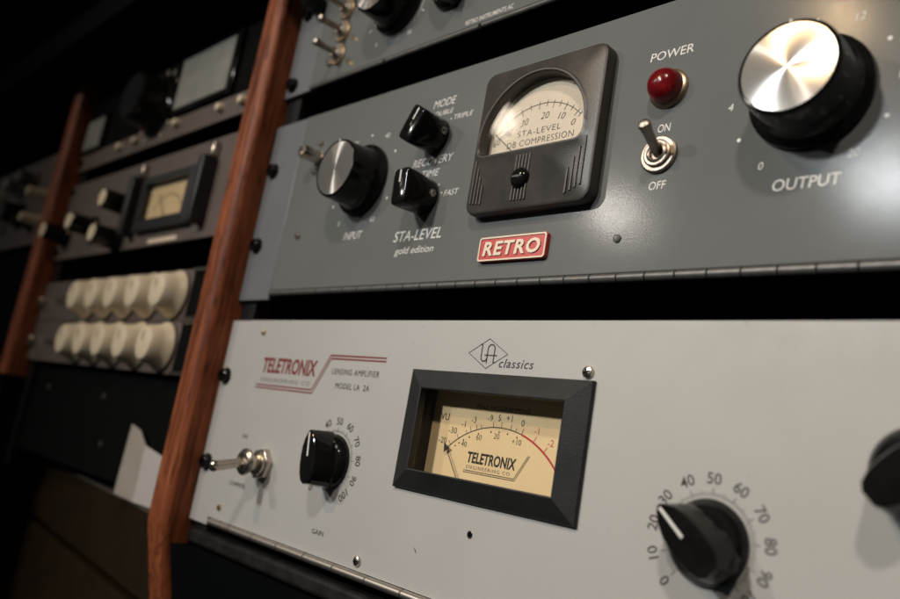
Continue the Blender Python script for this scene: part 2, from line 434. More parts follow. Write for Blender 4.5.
def toggle(t, x, y, tip, nut_r=7.4, m='nickel', bush=6.0, base='nickel', lever_r=(1.7, 2.9)):
    a = MB(); a.lathe(x, y, [(nut_r, 0.1), (nut_r, 1.2), (nut_r*.92, 1.7), (nut_r*.72, 1.75)], 36)
    w = t.part('toggle_switch', a, base, c=(x, y, 0))
    b = MB(); b.lathe(x, y, [(nut_r*.74, 1.2), (nut_r*.74, 2.6), (nut_r*.66, 3.0), (nut_r*.55, 3.0), (nut_r*.55, bush), (nut_r*.45, bush+.5), (nut_r*.36, bush+.1), (nut_r*.33, bush-1.5), (0, bush-1.5)], 36)
    t.part('bushing', b, m, parent=w)
    l = MB(); o = Vector((x, y, bush-2)); d = Vector(tip)-o; L = d.length
    r0, r1 = lever_r
    l.lathe(0, 0, [(r0*.9, 0), (r0, L*.3), (r1*.8, L*.72), (r1, L*.93), (r1*.9, L*.98), (r1*.5, L*1.02), (0, L*1.03)], 24, ax=d, org=o)
    t.part('lever', l, m, parent=w)
    return w
def hinge(t, x0, x1, y, z, r, pitch, m='bare_edge', off=0.0):
    """piano hinge: each knuckle its own piece under the hinge"""
    lf = MB(); lf.box(x0, x1, y-.2, y+r*1.2, z-r-.8, z-r*.3)
    h = t.part('hinge', lf, 'rail_black', c=(x0, y, z))
    kn = MB(); g = pitch*.012
    kn.lathe(0, 0, [(0, g), (r*.8, g), (r, g+.25), (r, pitch-g-.25), (r*.8, pitch-g), (0, pitch-g)], 18, ax=(1, 0, 0), org=(0, 0, 0))
    me = kn.mesh('knuckle', 0, 0, 0, (m,)); x = x0+off; 
    while x+pitch <= x1+.01:
        o = bpy.data.objects.new('knuckle', me); COL.objects.link(o); o.parent = h
        o.location = ((x-x0)*.001, 0, 0); o.rotation_euler = (random.uniform(-.02, .02), 0, 0); x += pitch
    return h

# ------------------------------------------------------------------ rack: setting behind the units
b = MB(); b.box(-4000, 1500, -900, 2500, -330, -320)
o = solo('rack_back', b, 'void_black', 'black inside back of the rack behind every unit', None, (-200, -420, -325), kind='structure')
b = MB(); b.stack([[(x, -149, -60), (x, -149, 9), (x, -300, -33), (x, -700, -143), (x, -700, -200)] for x in (484, .6)], True, True)
o = solo('lower_panel', b, 'void_black', 'plain black front below the sloping rack', None, (-200, -700, -60), kind='structure')
b = MB(); b.box(-1500, 700, 268, 300, -320, 62, 2)
solo('rack_canopy', b, 'void_black', 'black board over the top of the rack', None, (-400, 268, 0), kind='structure')
for x0 in (1.5, 465.0, -43, -414):
    b = MB(); b.box(x0, x0+17, -148, 267, -9, -4.2)
    solo('rack_rail', b, 'rail_black', 'black upright rail that the rack units are screwed to', None, (x0, -150, -6), kind='structure')

for x0 in (-23, -436):
    b = MB(); b.box(x0, x0+21, -520, 267, -318, -48)
    solo('rack_side', b, 'void_black', 'black side board of the rack behind a wooden upright', None, (x0, -520, -50), kind='structure')
# wooden uprights
def upright(x, low=-999):
    path = [(-520, -86), (-400, -54), (-300, -26.5), (-200, 0.8), (-160, 11.9), (-145, 16.2), (-139, 17.6), (-132, 18), (-60, 18), (40, 18), (120, 18), (190, 18), (267, 18)]
    loops = []
    for y, zf in [q for q in path if q[0] > low]:
        w = 25.0; r = 6.5
        xl, xr = -25+(25-w)*.35, -(25-w)*.65
        L = [(xl, y, min(-28, zf-30))]
        for i in range(9):
            a = math.radians(180-90*i/8); L.append((xl+r+r*math.cos(a), y, zf-r+r*math.sin(a)))
        for i in range(9):
            a = math.radians(90-90*i/8); L.append((xr-r+r*math.cos(a), y, zf-r+r*math.sin(a)))
        L.append((xr, y, min(-28, zf-30))); loops.append([(p[0]+x, p[1], p[2]) for p in L[::-1]])
    b = MB(); b.stack(loops[::-1] if False else loops, True, True); return b
p1 = solo('wooden_upright', upright(0), 'wood', 'oiled reddish wooden upright beside the grey and beige rack units', 'rack upright', (-12, -520, -60), 'wooden rack uprights', smooth=50)
solo('wooden_upright', upright(-413, -100), 'wood', 'dim wooden upright beyond the units with ivory knobs', 'rack upright', (-425, -60, -60), 'wooden rack uprights', smooth=50)
b = MB(); b.box(-440, -411, -420, -60.5, -60, 17, 3)  # added black block: stands in for shade on the far upright's lower end
solo('shade_block', b, 'void_black', 'added black block in place of the shaded lower end of the far wooden upright', None, (-425, -420, 0), kind='structure')

# ------------------------------------------------------------------ beige levelling amplifier
t = LA = Thing('rack_compressor', 'beige rack compressor with a cream meter in a thick black bezel', 'compressor', 0, -133.35)
b = MB(); b.box(0, 23.9, -133.0, 0, -3.5, -0.1, .5); t.part('mounting_ear', b, 'beige_paint')
b = MB(); b.box(459, 483, -133.0, 0, -3.5, -0.1, .5); t.part('mounting_ear', b, 'beige_paint')
HOLE = (203, 295, -77, -33)
b = MB(); plate_hole(b, (24.5, 458.5), (-127.6, 0), (-2.6, 0.5), HOLE)
door = t.part('door', b, 'beige_paint', smooth=0)
b = MB(); b.box(22, 461, -131, -1, -20, -14); t.part('chassis_front', b, 'black_unit')
hinge(t, 25, 458, -130.0, 1.0, 2.1, 26.3, off=4.0)
for x, y in ((7.8, -38.1), (8.0, -95.3), (475, -38.1), (475, -95.3)): rack_screw(t, x, y, 0)
screw(t, 44.0, -8.1, .5, 1.9, 'brass', rot=.5)
screw(t, 36.5, -120.3, .5, 2.0, 'brass', rot=1.1)
screw(t, 177.0, -123.0, .5, 2.6, 'nickel', rot=.2)
screw(t, 299.2, -21.9, .5, 2.7, 'nickel', rot=.4)
b = MB(); b.lathe(248.3, -96.6, [(1.75, .52), (1.6, .62), (1.2, .6)], 20); b.cur = 1; b.lathe(248.3, -96.6, [(1.3, .58), (0, .58)], 20)
t.part('adjuster_hole', b, ('nickel', 'void_black'))
b = MB(); b.prism([(214.9, -108.6), (215.4, -108.9), (216.6, -110.0), (216.9, -111.0), (216.2, -110.3)], .5, .6); t.part('paint_chip', b, 'black_print')

# lettering
ZP = 0.62
b = MB(); put_text(b, 'TELETRONIX', 51.2, 109.6, -33.7, -24.0, ZP, shear=.10, bold=.030, space=1.02); t.part('lettering', b, 'red_print', smooth=0)
b = MB(); put_text(b, 'ENGINEERING CO', 52.2, 105.4, -39.3, -36.7, ZP, shear=.1, space=1.35); t.part('lettering', b, 'grey_print', smooth=0)
b = MB()
b.ribbon([(48, -41.4), (108.2, -41.4), (120.9, -20.6), (170.4, -20.6)], .85, ZP)
b.ribbon([(47.4, -43.2), (109.3, -43.2), (122.0, -22.4), (170.4, -22.4)], .85, ZP); t.part('red_rule', b, 'red_print', smooth=0)
b = MB(); put_text(b, 'LENSING AMPLIFIER', 125.0, 166.8, -31.2, -27.9, ZP, bold=-.002, space=1.1); t.part('lettering', b, 'black_print', smooth=0)
b = MB(); put_text(b, 'MODEL LA  2A', 130.6, 160.6, -39.0, -35.8, ZP, space=1.1); t.part('lettering', b, 'black_print', smooth=0)
b = MB()
dm = [(229.2, -15.8), (241.7, -8.6), (254.2, -15.8), (241.7, -23.0)]
b.stack([[(x, y, ZP) for x, y in dm[::-1]], [(241.7+(x-241.7)*.955, -15.8+(y+15.8)*.945, ZP) for x, y in dm[::-1]]])
# the joined letters inside the diamond
def arc(cx, cy, r, a0, a1, n=10): return [(cx+r*math.cos(math.radians(a0+(a1-a0)*i/n)), cy+r*math.sin(math.radians(a0+(a1-a0)*i/n))) for i in range(n+1)]
b.ribbon([(237.7, -11.8)] + [(237.7, -17.2)] + arc(239.6, -17.6, 1.9, 180, 360, 8) + [(241.5, -14.2)] + arc(243.6, -13.6, 2.1, 180, 0, 10) + [(245.7, -19.6)], .62, ZP)
b.ribbon([(241.5, -15.2), (241.5, -20.4)], .62, ZP); b.ribbon([(239.8, -16.6), (247.5, -16.6)], .55, ZP)
b.ribbon([(236.3, -11.6), (237.9, -11.6)], .5, ZP); b.ribbon([(245.4, -19.8), (246.9, -19.8)], .5, ZP)
t.part('diamond_emblem', b, 'black_print', smooth=0)
b = MB(); put_text(b, 'classics', 249.6, 269.8, -22.0, -17.9, ZP, shear=.25, space=1.12, bold=.004); t.part('lettering', b, 'black_print', smooth=0)
b = MB(); put_text(b, 'GAIN', 135.2, 145.4, -117.2, -114.6, ZP); t.part('lettering', b, 'black_print', smooth=0)
b = MB(); put_text(b, 'ON', 45.0, 51.2, -75.8, -73.2, ZP); t.part('lettering', b, 'black_print', smooth=0)
b = MB(); put_text(b, 'COMPRESS', 41.8, 59.8, -105.2, -102.6, ZP); t.part('lettering', b, 'black_print', smooth=0)

# dials
def dial(x, y, nums=True):
    n = MB(); k = MB(); st = 0.48
    for i in range(11):
        a = (i-5)*st
        put_text(n, str(i*10), x+21.7*math.sin(a), None, y+21.7*math.cos(a)-2.0, y+21.7*math.cos(a)+2.0, ZP, rot=a, bold=.004)
    for i in range(101):
        a = (i-50)*st/10; r1 = 18.3 if i % 10 == 0 else (17.6 if i % 5 == 0 else 16.9)
        k.ribbon([(x+15.6*math.sin(a), y+15.6*math.cos(a)), (x+r1*math.sin(a), y+r1*math.cos(a))], .26 if i % 10 == 0 else .16, ZP)
    t.part('dial_numbers', n, 'black_print', smooth=0); t.part('dial_ticks', k, 'black_print', smooth=0)
dial(141.0, -78.3); dial(357.8, -78.3)
pointer_knob(t, 141.0, -78.3, math.radians(-9))
pointer_knob(t, 357.8, -78.3, math.radians(-49))
pointer_knob(t, 421.5, -46.8, math.radians(45))

# power toggle: hex nut, threaded neck, dress ring, lever
x, y = 75.5, -88.3
a = MB(); a.prism([(x+9.6*math.cos(math.radians(60*i+12)), y+9.6*math.sin(math.radians(60*i+12))) for i in range(6)], .5, 4.4, .7, c=(x, y))
w = t.part('toggle_switch', a, 'nickel', c=(x, y, 0))
a = MB(); a.lathe(x, y, [(7.4, 4.2), (7.2, 6.0), (5.6, 7.8), (4.6, 8.2), (4.6, 13.0), (4.2, 13.2)], 32); t.part('bushing', a, 'nickel', parent=w)
a = MB(); a.lathe(x, y, [(4.4, 12.4), (7.6, 12.5), (8.0, 13.1), (7.7, 14.4), (6.2, 15.6), (4.2, 15.9), (3.4, 15.0), (0, 15.0)], 32); t.part('dress_nut', a, 'nickel', parent=w)
a = MB(); o_ = Vector((x, y, 13)); d_ = Vector((74.0, -93.3, 33.5))-o_; L_ = d_.length
a.lathe(0, 0, [(2.6, 0), (2.8, L_*.4), (3.0, L_*.82), (3.3, L_*.90), (3.1, L_*.97), (2.2, L_*1.02), (0, L_*1.035)], 24, ax=d_, org=o_); t.part('lever', a, 'nickel', parent=w)

# meter with the mitred bezel
def rl(x0, x1, y0, y1, z): return [(x0, y0, z), (x1, y0, z), (x1, y1, z), (x0, y1, z)]
b = MB(); OUT = (194.2, 303.6, -83.6, -25.4); INN = (206.6, 293.0, -73.7, -35.1)
b.stack([rl(*OUT, .4), rl(*OUT, 2.0), rl(OUT[0]+.4, OUT[1]-.4, OUT[2]+.4, OUT[3]-.4, 2.5), rl(INN[0]-.5, INN[1]+.5, INN[2]-.5, INN[3]+.5, 6.2), rl(*INN, 6.0), rl(*INN, 2.0), rl(204, 295.4, -76, -33, -3), rl(204, 295.4, -76, -33, -9.4)])
met = t.part('meter', b, 'bezel_black', smooth=0)
b = MB(); b.box(203.5, 296, -80, -32, -9.5, -8.0); t.part('meter_face', b, 'cream_face', parent=met, smooth=0)
b = MB(); b.box(INN[0]+.05, INN[1]-.05, INN[2]+.05, INN[3]-.05, 2.0, 2.7); t.part('glass', b, 'glass', parent=met, smooth=0)
ZF = -7.9
def P8(a, b_): return ((a[0]+b_[0])/2, (a[1]+b_[1])/2)
# scale arc through the measured points, centre on the pivot
acx, acy, ar = 249.0, -95.0, 46.6
def ap(deg, r=ar): return (acx+r*math.sin(math.radians(deg)), acy+r*math.cos(math.radians(deg)))
b = MB(); b.ribbon([ap(-44+i*1.5) for i in range(41)], .42, ZF)
lab = [(-38.5, '-20', -1), (-31, '-30', 0), (-23, '-1', 0), (-16, '-3', 0), (-5.5, '-9', 0), (1, '5', 0), (7.5, '+1', 0), (14.5, '0', 0)]
for dg in (-40, -33, -26, -22.5, -18, -14.5, -5.5, 0.5, 7.5, 11.5): b.ribbon([ap(dg), ap(dg, ar+(2.6 if dg not in (-26, -14.5, 11.5) else 1.8))], .26, ZF)
t.part('scale_arc', b, 'black_print', parent=met, smooth=0)
b = MB(); b.ribbon([ap(16+i*1.5) for i in range(22)], .9, ZF+.04)
for dg in (16, 25.5, 34.5): b.ribbon([ap(dg), ap(dg, ar+3)], .3, ZF+.03)
t.part('scale_arc', b, 'scale_red', parent=met, smooth=0)
b = MB()
for tx, x, y in (('-20', 213.3, -57.7), ('-30', 219.1, -52.4), ('-1', 225.6, -48.7), ('-3', 231.8, -46.2), ('-9', 242.0, -44.5), ('5', 247.6, -44.0), ('+1', 253.5, -43.6), ('0', 261.7, -45.1)):
    put_text(b, tx, x, None, y-1.45, y+1.45, ZF, bold=-.006)
for tx, x, y in (('40', 227.8, -58.0), ('60', 236.7, -54.0), ('20', 247.4, -52.4), ('+10', 259.6, -53.7)): put_text(b, tx, x, None, y-1.25, y+1.25, ZF, bold=-.008)
for dg in (-37, -33.5, -29.5, -24.5, -17, -7, -.5, 6, 13.5):
    q = ap(dg, ar-2.1); b.prism([(q[0]+.42*math.cos(k*math.pi/4), q[1]+.42*math.sin(k*math.pi/4)) for k in range(8)], ZF-.05, ZF)
put_text(b, 'VU', 209.4, 215.2, -48.0, -44.6, ZF)
put_text(b, 'PEAK PROGRAMMING', 232.5, 265.0, -40.9, -38.7, ZF, space=1.05)
t.part('scale_figures', b, 'black_print', parent=met, smooth=0)
b = MB()
for tx, x, y in (('-1', 270.2, -47.7), ('-2', 278.6, -52.1)): put_text(b, tx, x, None, y-1.45, y+1.45, ZF, bold=-.004)
t.part('scale_figures', b, 'scale_red', parent=met, smooth=0)
b = MB(); put_text(b, 'TELETRONIX', 231.4, 261.2, -66.2, -61.0, ZF, shear=.10, bold=.03, space=1.02); t.part('lettering', b, 'black_print', parent=met, smooth=0)
b = MB(); put_text(b, 'ENGINEERING CO', 231.6, 258.4, -68.9, -67.3, ZF, space=1.3); t.part('lettering', b, 'grey_print', parent=met, smooth=0)
b = MB(); b.ribbon([(230.0, -69.8), (261.0, -69.8), (267.4, -59.0)], .32, ZF); b.ribbon([(230.0, -70.6), (261.5, -70.6), (268.3, -59.0)], .32, ZF); t.part('black_rule', b, 'black_print', parent=met, smooth=0)
b = MB(); b.ribbon([(233.0, -81.0), (217.6, -60.4)], .45, ZF+1.6); b.prism([(216.3, -58.7), (219.5, -61.0), (217.6, -61.2), (217.3, -63.0)], ZF+1.5, ZF+1.7)
b.prism([(216.4, -58.8), (217.0, -63.4), (218.5, -62.2), (220.3, -61.2)], ZF+1.5, ZF+1.72)
t.part('needle', b, 'black_print', parent=met, smooth=0)

# ------------------------------------------------------------------ grey tube compressor above
t = ST = Thing('rack_compressor', 'dark grey rack compressor with two silver capped knobs and an arched meter', 'compressor', 0, 14)
b = MB(); b.box(0, 38.2, 14.2, 143.0, -4.0, -0.4, .5); t.part('mounting_ear', b, 'grey_ear')
b = MB(); b.box(446, 483, 14.2, 143.0, -4.0, -0.4, .5); t.part('mounting_ear', b, 'grey_ear')
b = MB(); b.box(38.9, 445, 20.4, 143.2, -2.6, 0.0, .55, 3); t.part('door', b, 'grey_paint')
b = MB(); b.box(36, 448, 16, 142, -10, -4.3); t.part('chassis_front', b, 'black_unit')
hinge(t, 38.9, 445, 18.4, -.4, 1.9, 13.35, off=.6, m='hinge_grey')
for x, y in ((9.5, 108.0), (9.5, 53.0), (475, 108), (475, 53)): rack_screw(t, x, y, -.3)
for x, y in ((63.5, 119.5), (62.5, 99.6), (59.0, 56.2)): screw(t, x, y, 0, 2.1, 'nickel', dome=.8, cross=False, rot=.6)
b = MB(); b.lathe(303.9, 35.5, [(1.9, 0), (1.8, .7), (1.1, 1.2), (0, 1.3)], 16); t.part('rivet', b, 'grey_paint')
b = MB(); b.lathe(63.8, 109.3, [(5.2, 0), (5.2, 1.0), (4.4, 1.2), (4.4, 13.2), (4.0, 13.9), (2.4, 14.0), (2.2, 13.0), (0, 13.0)], 28); t.part('lock_post', b, 'nickel')
silver_knob(t, 117.5, 86.5); silver_knob(t, 379.3, 85.2)
ZW = 0.14
def wt(txt, x0, x1, y0, y1, shear=.22, bold=0, space=1.0, m='white_print'):
    q = MB(); put_text(q, txt, x0, x1, y0, y1, ZW, shear, bold, space); t.part('lettering', q, m, smooth=0)
wt('MODE', 169.8, 187.6, 122.4, 127.0); wt('DOUBLE', 168.2, 187.0, 117.0, 119.9); wt('TRIPLE', 188.4, 202.8, 112.4, 115.2)
wt('RECOVERY', 161.2, 193.4, 87.9, 92.5); wt('TIME', 170.4, 184.4, 80.8, 84.8); wt('FAST', 191.2, 202.2, 67.9, 71.2); wt('SLOW', 152.6, 163.0, 67.8, 71.0)
wt('STA-LEVEL', 156.6, 194.8, 44.6, 50.6); wt('gold edition', 159.6, 190.6, 36.0, 41.2)
wt('INPUT', 108.8, 126.6, 49.6, 54.2); wt('POWER', 309.0, 329.4, 115.3, 119.3, .1); wt('ON', 317.0, 322.9, 80.9, 84.5, .1); wt('OFF', 316.1, 324.0, 55.4, 59.0, .1)
wt('OUTPUT', 368.2, 392.2, 48.4, 52.9, .12, .006)
q = MB()
for (cx, cy, ns) in ((117.5, 86.5, ('0', '20', '30', '40', '50', '60')), (379.3, 85.2, ('0', '4', '8', '12', '16', '20'))):
    for i in range(11):
        a = math.radians(-148+29.6*i); R_ = 30.6 if i % 2 == 0 else 29.4
        px, py = cx+R_*math.sin(a), cy+R_*math.cos(a)
        if i % 2 == 0: put_text(q, ns[i//2], px, None, py-1.5, py+1.5, ZW, shear=.15)
        else: q.prism([(px+.8*math.cos(k*math.pi/8), py+.8*math.sin(k*math.pi/8)) for k in range(16)], .02, ZW)
for px, py in ((186.1, 75.1), (189.2, 70.0), (186.2, 113.4)): q.prism([(px+.5*math.cos(k*math.pi/4), py+.5*math.sin(k*math.pi/4)) for k in range(8)], .02, ZW)
t.part('dial_numbers', q, 'white_print', smooth=0)
# two selector knobs: round base drawn out to a bar
def bar_knob(x, y, ang):
    n = 48; loops = []
    c, sn = math.cos(-ang), math.sin(-ang)
    def lp(hw, hl, z, e):
        L = []
        for i in range(n):
            a = 2*math.pi*i/n; ca, sa = math.cos(a), math.sin(a)
            u = hw*math.copysign(abs(ca)**e, ca); v = hl*math.copysign(abs(sa)**e, sa)
            L.append((x+u*c-v*sn, y+u*sn+v*c, z))
        return L
    g = MB(); g.stack([lp(10.2, 10.2, .5, 1), lp(10.3, 10.3, 1.5, 1), lp(10.0, 10.2, 5.0, .95), lp(8.9, 10.3, 9, .72), lp(7.2, 10.2, 14, .46), lp(5.8, 10.1, 18.4, .26), lp(5.3, 9.8, 19.2, .26), lp(4.7, 9.3, 19.5, .26)], False, True)
    k = t.part('knob', g, 'black_plastic', c=(x, y, 0), smooth=45)
    l = MB(); l.ribbon([(x-2*sn, y+2*c), (x-9.0*sn, y+9.0*c)], 1.0, 19.6); t.part('pointer_line', l, 'white_print', parent=k)
    s_ = MB(); s_.lathe(0, 0, [(1.9, -1.2), (2.0, .35), (1.6, .5), (1.0, .2), (0, .1)], 18, ax=(1, 0, .15), org=(x+10.0*math.cos(.0), y, 4.6)); t.part('set_screw', s_, 'nickel', parent=k)
    return k
bar_knob(177.0, 104.3, math.radians(30)); bar_knob(177.0, 68.6, math.radians(-4))

# arched meter
b = MB(); NN = 176
mc = (251.2, 90.0); BX = (216.0, 291.0, 52.0, 128.4)
def ray_poly(poly, a):
    d = (math.cos(a), math.sin(a)); best = 0
    for (x1, y1), (x2, y2) in zip(poly, poly[1:]+poly[:1]):
        ex, ey = x2-x1, y2-y1; den = d[0]*ey-d[1]*ex
        if abs(den) < 1e-9: continue
        s1 = ((x1-mc[0])*ey-(y1-mc[1])*ex)/den; u = ((x1-mc[0])*d[1]-(y1-mc[1])*d[0])/den
        if s1 > 0 and -1e-6 <= u <= 1+1e-6: best = max(best, s1)
    return best
def loop(poly, z): return [(mc[0]+ray_poly(poly, 2*math.pi*i/NN)*math.cos(2*math.pi*i/NN), mc[1]+ray_poly(poly, 2*math.pi*i/NN)*math.sin(2*math.pi*i/NN), z) for i in range(NN)]
def rr(i, r): return rrect(BX[0]+i, BX[1]-i, BX[2]+i, BX[3]-i, r, 8)
def arch(g):
    R_ = 31.4+g; P = [(mc[0]+R_*math.cos(math.radians(a)), mc[1]+R_*math.sin(math.radians(a))) for a in range(0, 181, 4)]
    yb = 82.6-g; r = 4.5
    P += [(mc[0]-R_+r-r*math.cos(math.radians(a)), yb+r-r*math.sin(math.radians(a))) for a in range(0, 91, 15)]
    P += [(mc[0]+R_-r+r*math.sin(math.radians(a)), yb+r-r*math.cos(math.radians(a))) for a in range(0, 91, 15)]
    return P
b.stack([loop(rr(0, 6), .05), loop(rr(0, 6), 5.2), loop(rr(.5, 5.6), 6.4), loop(rr(1.6, 5), 7.0), loop(arch(2.4), 7.2), loop(arch(1.4), 7.9), loop(arch(.6), 7.9), loop(arch(0), 7.2), loop(arch(0), .3)])
met = t.part('meter', b, 'bakelite', smooth=35)
b = MB()
ribs = [(246.0+k*2.0, 247.0+k*2.0, 56.2, 79.4) for k in range(5)]
ribs += [(277.4+k*2.6, 278.5+k*2.6, 56.2+k*1.1, h) for k, h in enumerate((69, 73.5, 78, 82.5))]
ribs += [(219.2+k*2.2, 220.2+k*2.2, 57.4-k*.3, h-2) for k, h in enumerate((82.5, 78, 73.5, 69))]
for r_ in ribs:
    b = MB(); b.box(*r_, 7.0, 7.65, .2, 1); t.part('moulded_rib', b, 'bakelite', parent=met)
b = MB(); b.lathe(250.4, 67.2, [(5.4, 7.2), (5.2, 8.0), (4.4, 9.2), (2.8, 10.1), (0, 10.4)], 32); b.cur = 1
b.box(248.0, 252.8, 66.8, 67.6, 10.0, 10.45)
t.part('adjuster_screw', b, ('black_plastic', 'bakelite'), parent=met)
b = MB(); b.prism([(mc[0]+.995*(x-mc[0]), mc[1]+.995*(y-mc[1])) for x, y in arch(0)], .1, .35); t.part('meter_face', b, 'pale_face', parent=met, smooth=0)
b = MB(); b.prism([(mc[0]+.995*(x-mc[0]), mc[1]+.995*(y-mc[1])) for x, y in arch(0)], 4.8, 5.4); t.part('glass', b, 'glass', parent=met, smooth=0)
b = MB(); scx, scy, sr = 250.5, 73.6, 34.8
def sp(dg, r=sr): return (scx+r*math.sin(math.radians(dg)), scy+r*math.cos(math.radians(dg)))
b.ribbon([sp(-50+i*2.5) for i in range(39)], .34, .45); b.ribbon([sp(-50+i*2.5, sr-3.2) for i in range(5)], .25, .45)
for i, dg in enumerate((-50, -44, -37, -28, -20, -11, -2, 6, 13, 20, 27, 34, 41, 45)): b.ribbon([sp(dg, sr-(2.8 if i % 2 == 0 else 1.8)), sp(dg, sr+1.4)], .30, .45)
for tx, x, y in (('60', 224.4, 92.2), ('40', 231.6, 96.2), ('30', 241.2, 100.2), ('20', 253.7, 101.6), ('10', 264.1, 99.4), ('0', 271.6, 94.8)): put_text(b, tx, x, None, y-1.7, y+1.7, .45, shear=.2, bold=-.012, rot=(x-250)*.012)
put_text(b, 'STA-LEVEL', 237.8, 264.4, 92.8, 95.8, .45, bold=-.012, space=1.1); put_text(b, 'DB COMPRESSION', 232.0, 272.6, 87.6, 90.8, .45, bold=-.012, space=1.08)
t.part('scale_figures', b, 'black_print', parent=met, smooth=0)
b = MB(); b.ribbon([(240.0, 82.4), (224.2, 96.2)], .4, 1.8); t.part('needle', b, 'black_print', parent=met, smooth=0)
# badge
b = MB(); b.prism(rrect(226.0, 267.8, 28.8, 41.2, 1.4, 4), .02, 2.0, .4, c=(247, 35)); bd = t.part('name_badge', b, 'badge_red')
b = MB(); o1 = rrect(226.2, 267.6, 29.0, 41.0, 1.4, 4); i1 = rrect(226.95, 266.85, 29.75, 40.25, .9, 4)
b.stack([[(x, y, 1.6) for x, y in o1], [(x, y, 2.4) for x, y in o1], [(x, y, 2.4) for x, y in i1], [(x, y, 1.8) for x, y in i1]]); t.part('badge_rim', b, 'badge_cream', parent=bd)
b = MB()
vs, fs, _ = glyphs('RETRO', .12, .032, 1.15)
X = [229.3, 264.6]; Y = [31.4, 38.7]
for z in (2.05, 2.3, 2.55): b.add([(X[0]+p*(X[1]-X[0]), Y[0]+q_*(Y[1]-Y[0]), z) for p, q_ in vs], fs)
t.part('lettering', b, 'badge_cream', parent=bd, smooth=0)
# pilot lamp and power toggle
b = MB(); b.lathe(319.9, 100.4, [(8.9, 0.05), (8.9, .8), (8.2, 1.6), (7.2, 2.0), (7.0, 1.4), (0, 1.2)], 44); pl = t.part('pilot_lamp', b, 'bronze_washer')
b = MB(); b.lathe(319.9, 100.4, [(7.5, 1.3), (7.5, 3.6), (7.0, 5.9), (5.9, 7.9), (4.2, 9.3), (2.2, 10.1), (0, 10.3)], 44); t.part('lens', b, 'red_lens', parent=pl)
tg = toggle(t, 319.2, 70.7, (321.2, 77.4, 17.5), nut_r=8.2, bush=3.0, base='dull_nickel', m='dull_nickel', lever_r=(2.1, 2.7))
b = MB(); b.lathe(319.2, 70.7, [(6.0, 1.8), (6.1, 2.5), (5.3, 2.6), (5.3, 1.8)], 36); t.part('lock_ring', b, 'scale_red', parent=tg)

# ------------------------------------------------------------------ top unit
t = UP = Thing('rack_equalizer', 'grey rack unit with bronze toggle switches above the arched meter unit', 'rack unit', 0, 165)
b = MB(); b.box(0, 38.2, 165.2, 267, -4, -.4, .5); t.part('mounting_ear', b, 'grey_ear')
b = MB(); b.box(446, 483, 165.2, 267, -4, -.4, .5); t.part('mounting_ear', b, 'grey_ear')
b = MB(); b.box(32, 445, 168.6, 267, -2.6, 0.0, .5); t.part('door', b, 'grey_paint')
hinge(t, 32, 445, 166.6, -.4, 1.6, 82, off=.5, m='hinge_grey')
for y in (185, 202.3, 219.4): toggle(t, 60.6, y, (61.6, y-.6, 21.0), nut_r=7.6, base='bronze_washer', m='dull_nickel', bush=4.0, lever_r=(2.0, 2.8))
screw(t, 52.5, 180.0, 0, 2.2, 'nickel', dome=.8, cross=False)
rack_screw(t, 9.5, 174, -.3); rack_screw(t, 9.5, 231, -.3)
b = MB(); b.lathe(24, 232, [(7, 0), (7, 5), (6, 6), (6, 13), (5, 14), (0, 14)], 28); t.part('knob', b, 'black_plastic')
silver_knob(t, 118.0, 206.5)
pointer_knob(t, 167.5, 200.0, math.radians(150))
silver_knob(t, 255, 215)
q = MB()
for i in range(11):
    a = math.radians(-148+29.6*i); px, py = 118+30*math.sin(a), 206.5+30*math.cos(a)
    if i % 2 == 0: put_text(q, str(i*5), px, None, py-1.4, py+1.4, ZW)
    else: q.ribbon([(px, py), (118+27*math.sin(a), 206.5+27*math.cos(a))], .6, ZW)
q.ribbon([(118+25.2*math.sin(math.radians(a)), 206.5+25.2*math.cos(math.radians(a))) for a in range(70, 152, 4)], .45, ZW)
for y in (193.6, 210.8): q.ribbon([(53, y-1.5), (57.5, y-.2)], 1.0, ZW)
t.part('dial_numbers', q, 'white_print', smooth=0)
q = MB()
for y in (181.2, 198.8): q.ribbon([(69.0, y-1.5), (80.5, y-8.5)], 1.7, ZW)
t.part('marker_line', q, 'bronze_washer', smooth=0)
q = MB(); put_text(q, 'RETRO INSTRUMENTS AC', 184.0, 219.4, 170.2, 173.0, ZW, bold=.004); t.part('lettering', q, 'white_print', smooth=0)

# ------------------------------------------------------------------ trim under the beige unit
b = MB(); b.prism([(0, 0)]*0 or [(1, -147.5), (483, -147.5), (483, -137.2), (1, -137.2)], -60, 2.5)
bm = bmesh.new(); bmesh.ops.create_cube(bm, size=1)
for v in bm.verts: v.co = Vector((242+v.co.x*482, -142.4+v.co.y*9.6, -28+v.co.z*56))
bmesh.ops.bevel(bm, geom=list(bm.edges), offset=2.6, segments=3, profile=.5, affect='EDGES')
b = MB(); b.bm(bm)
solo('edge_trim', b, 'trim_black', 'black scuffed edge strip running under the beige unit', 'trim', (242, -147, 0))

# ------------------------------------------------------------------ left bay: units out of focus
def ear_pair(t, x0, x1, y0, y1, m):
    for a in (x0, x1-16): 
        for y in ((y0+8, y1-8) if y1-y0 > 60 else ((y0+y1)/2,)):
            mb = MB(); mb.lathe(a+8, y, [(4.2, 0), (4.2, 1.2), (3, 2.6), (0, 2.8)], 18); t.part('rack_screw', mb, 'black_plastic')
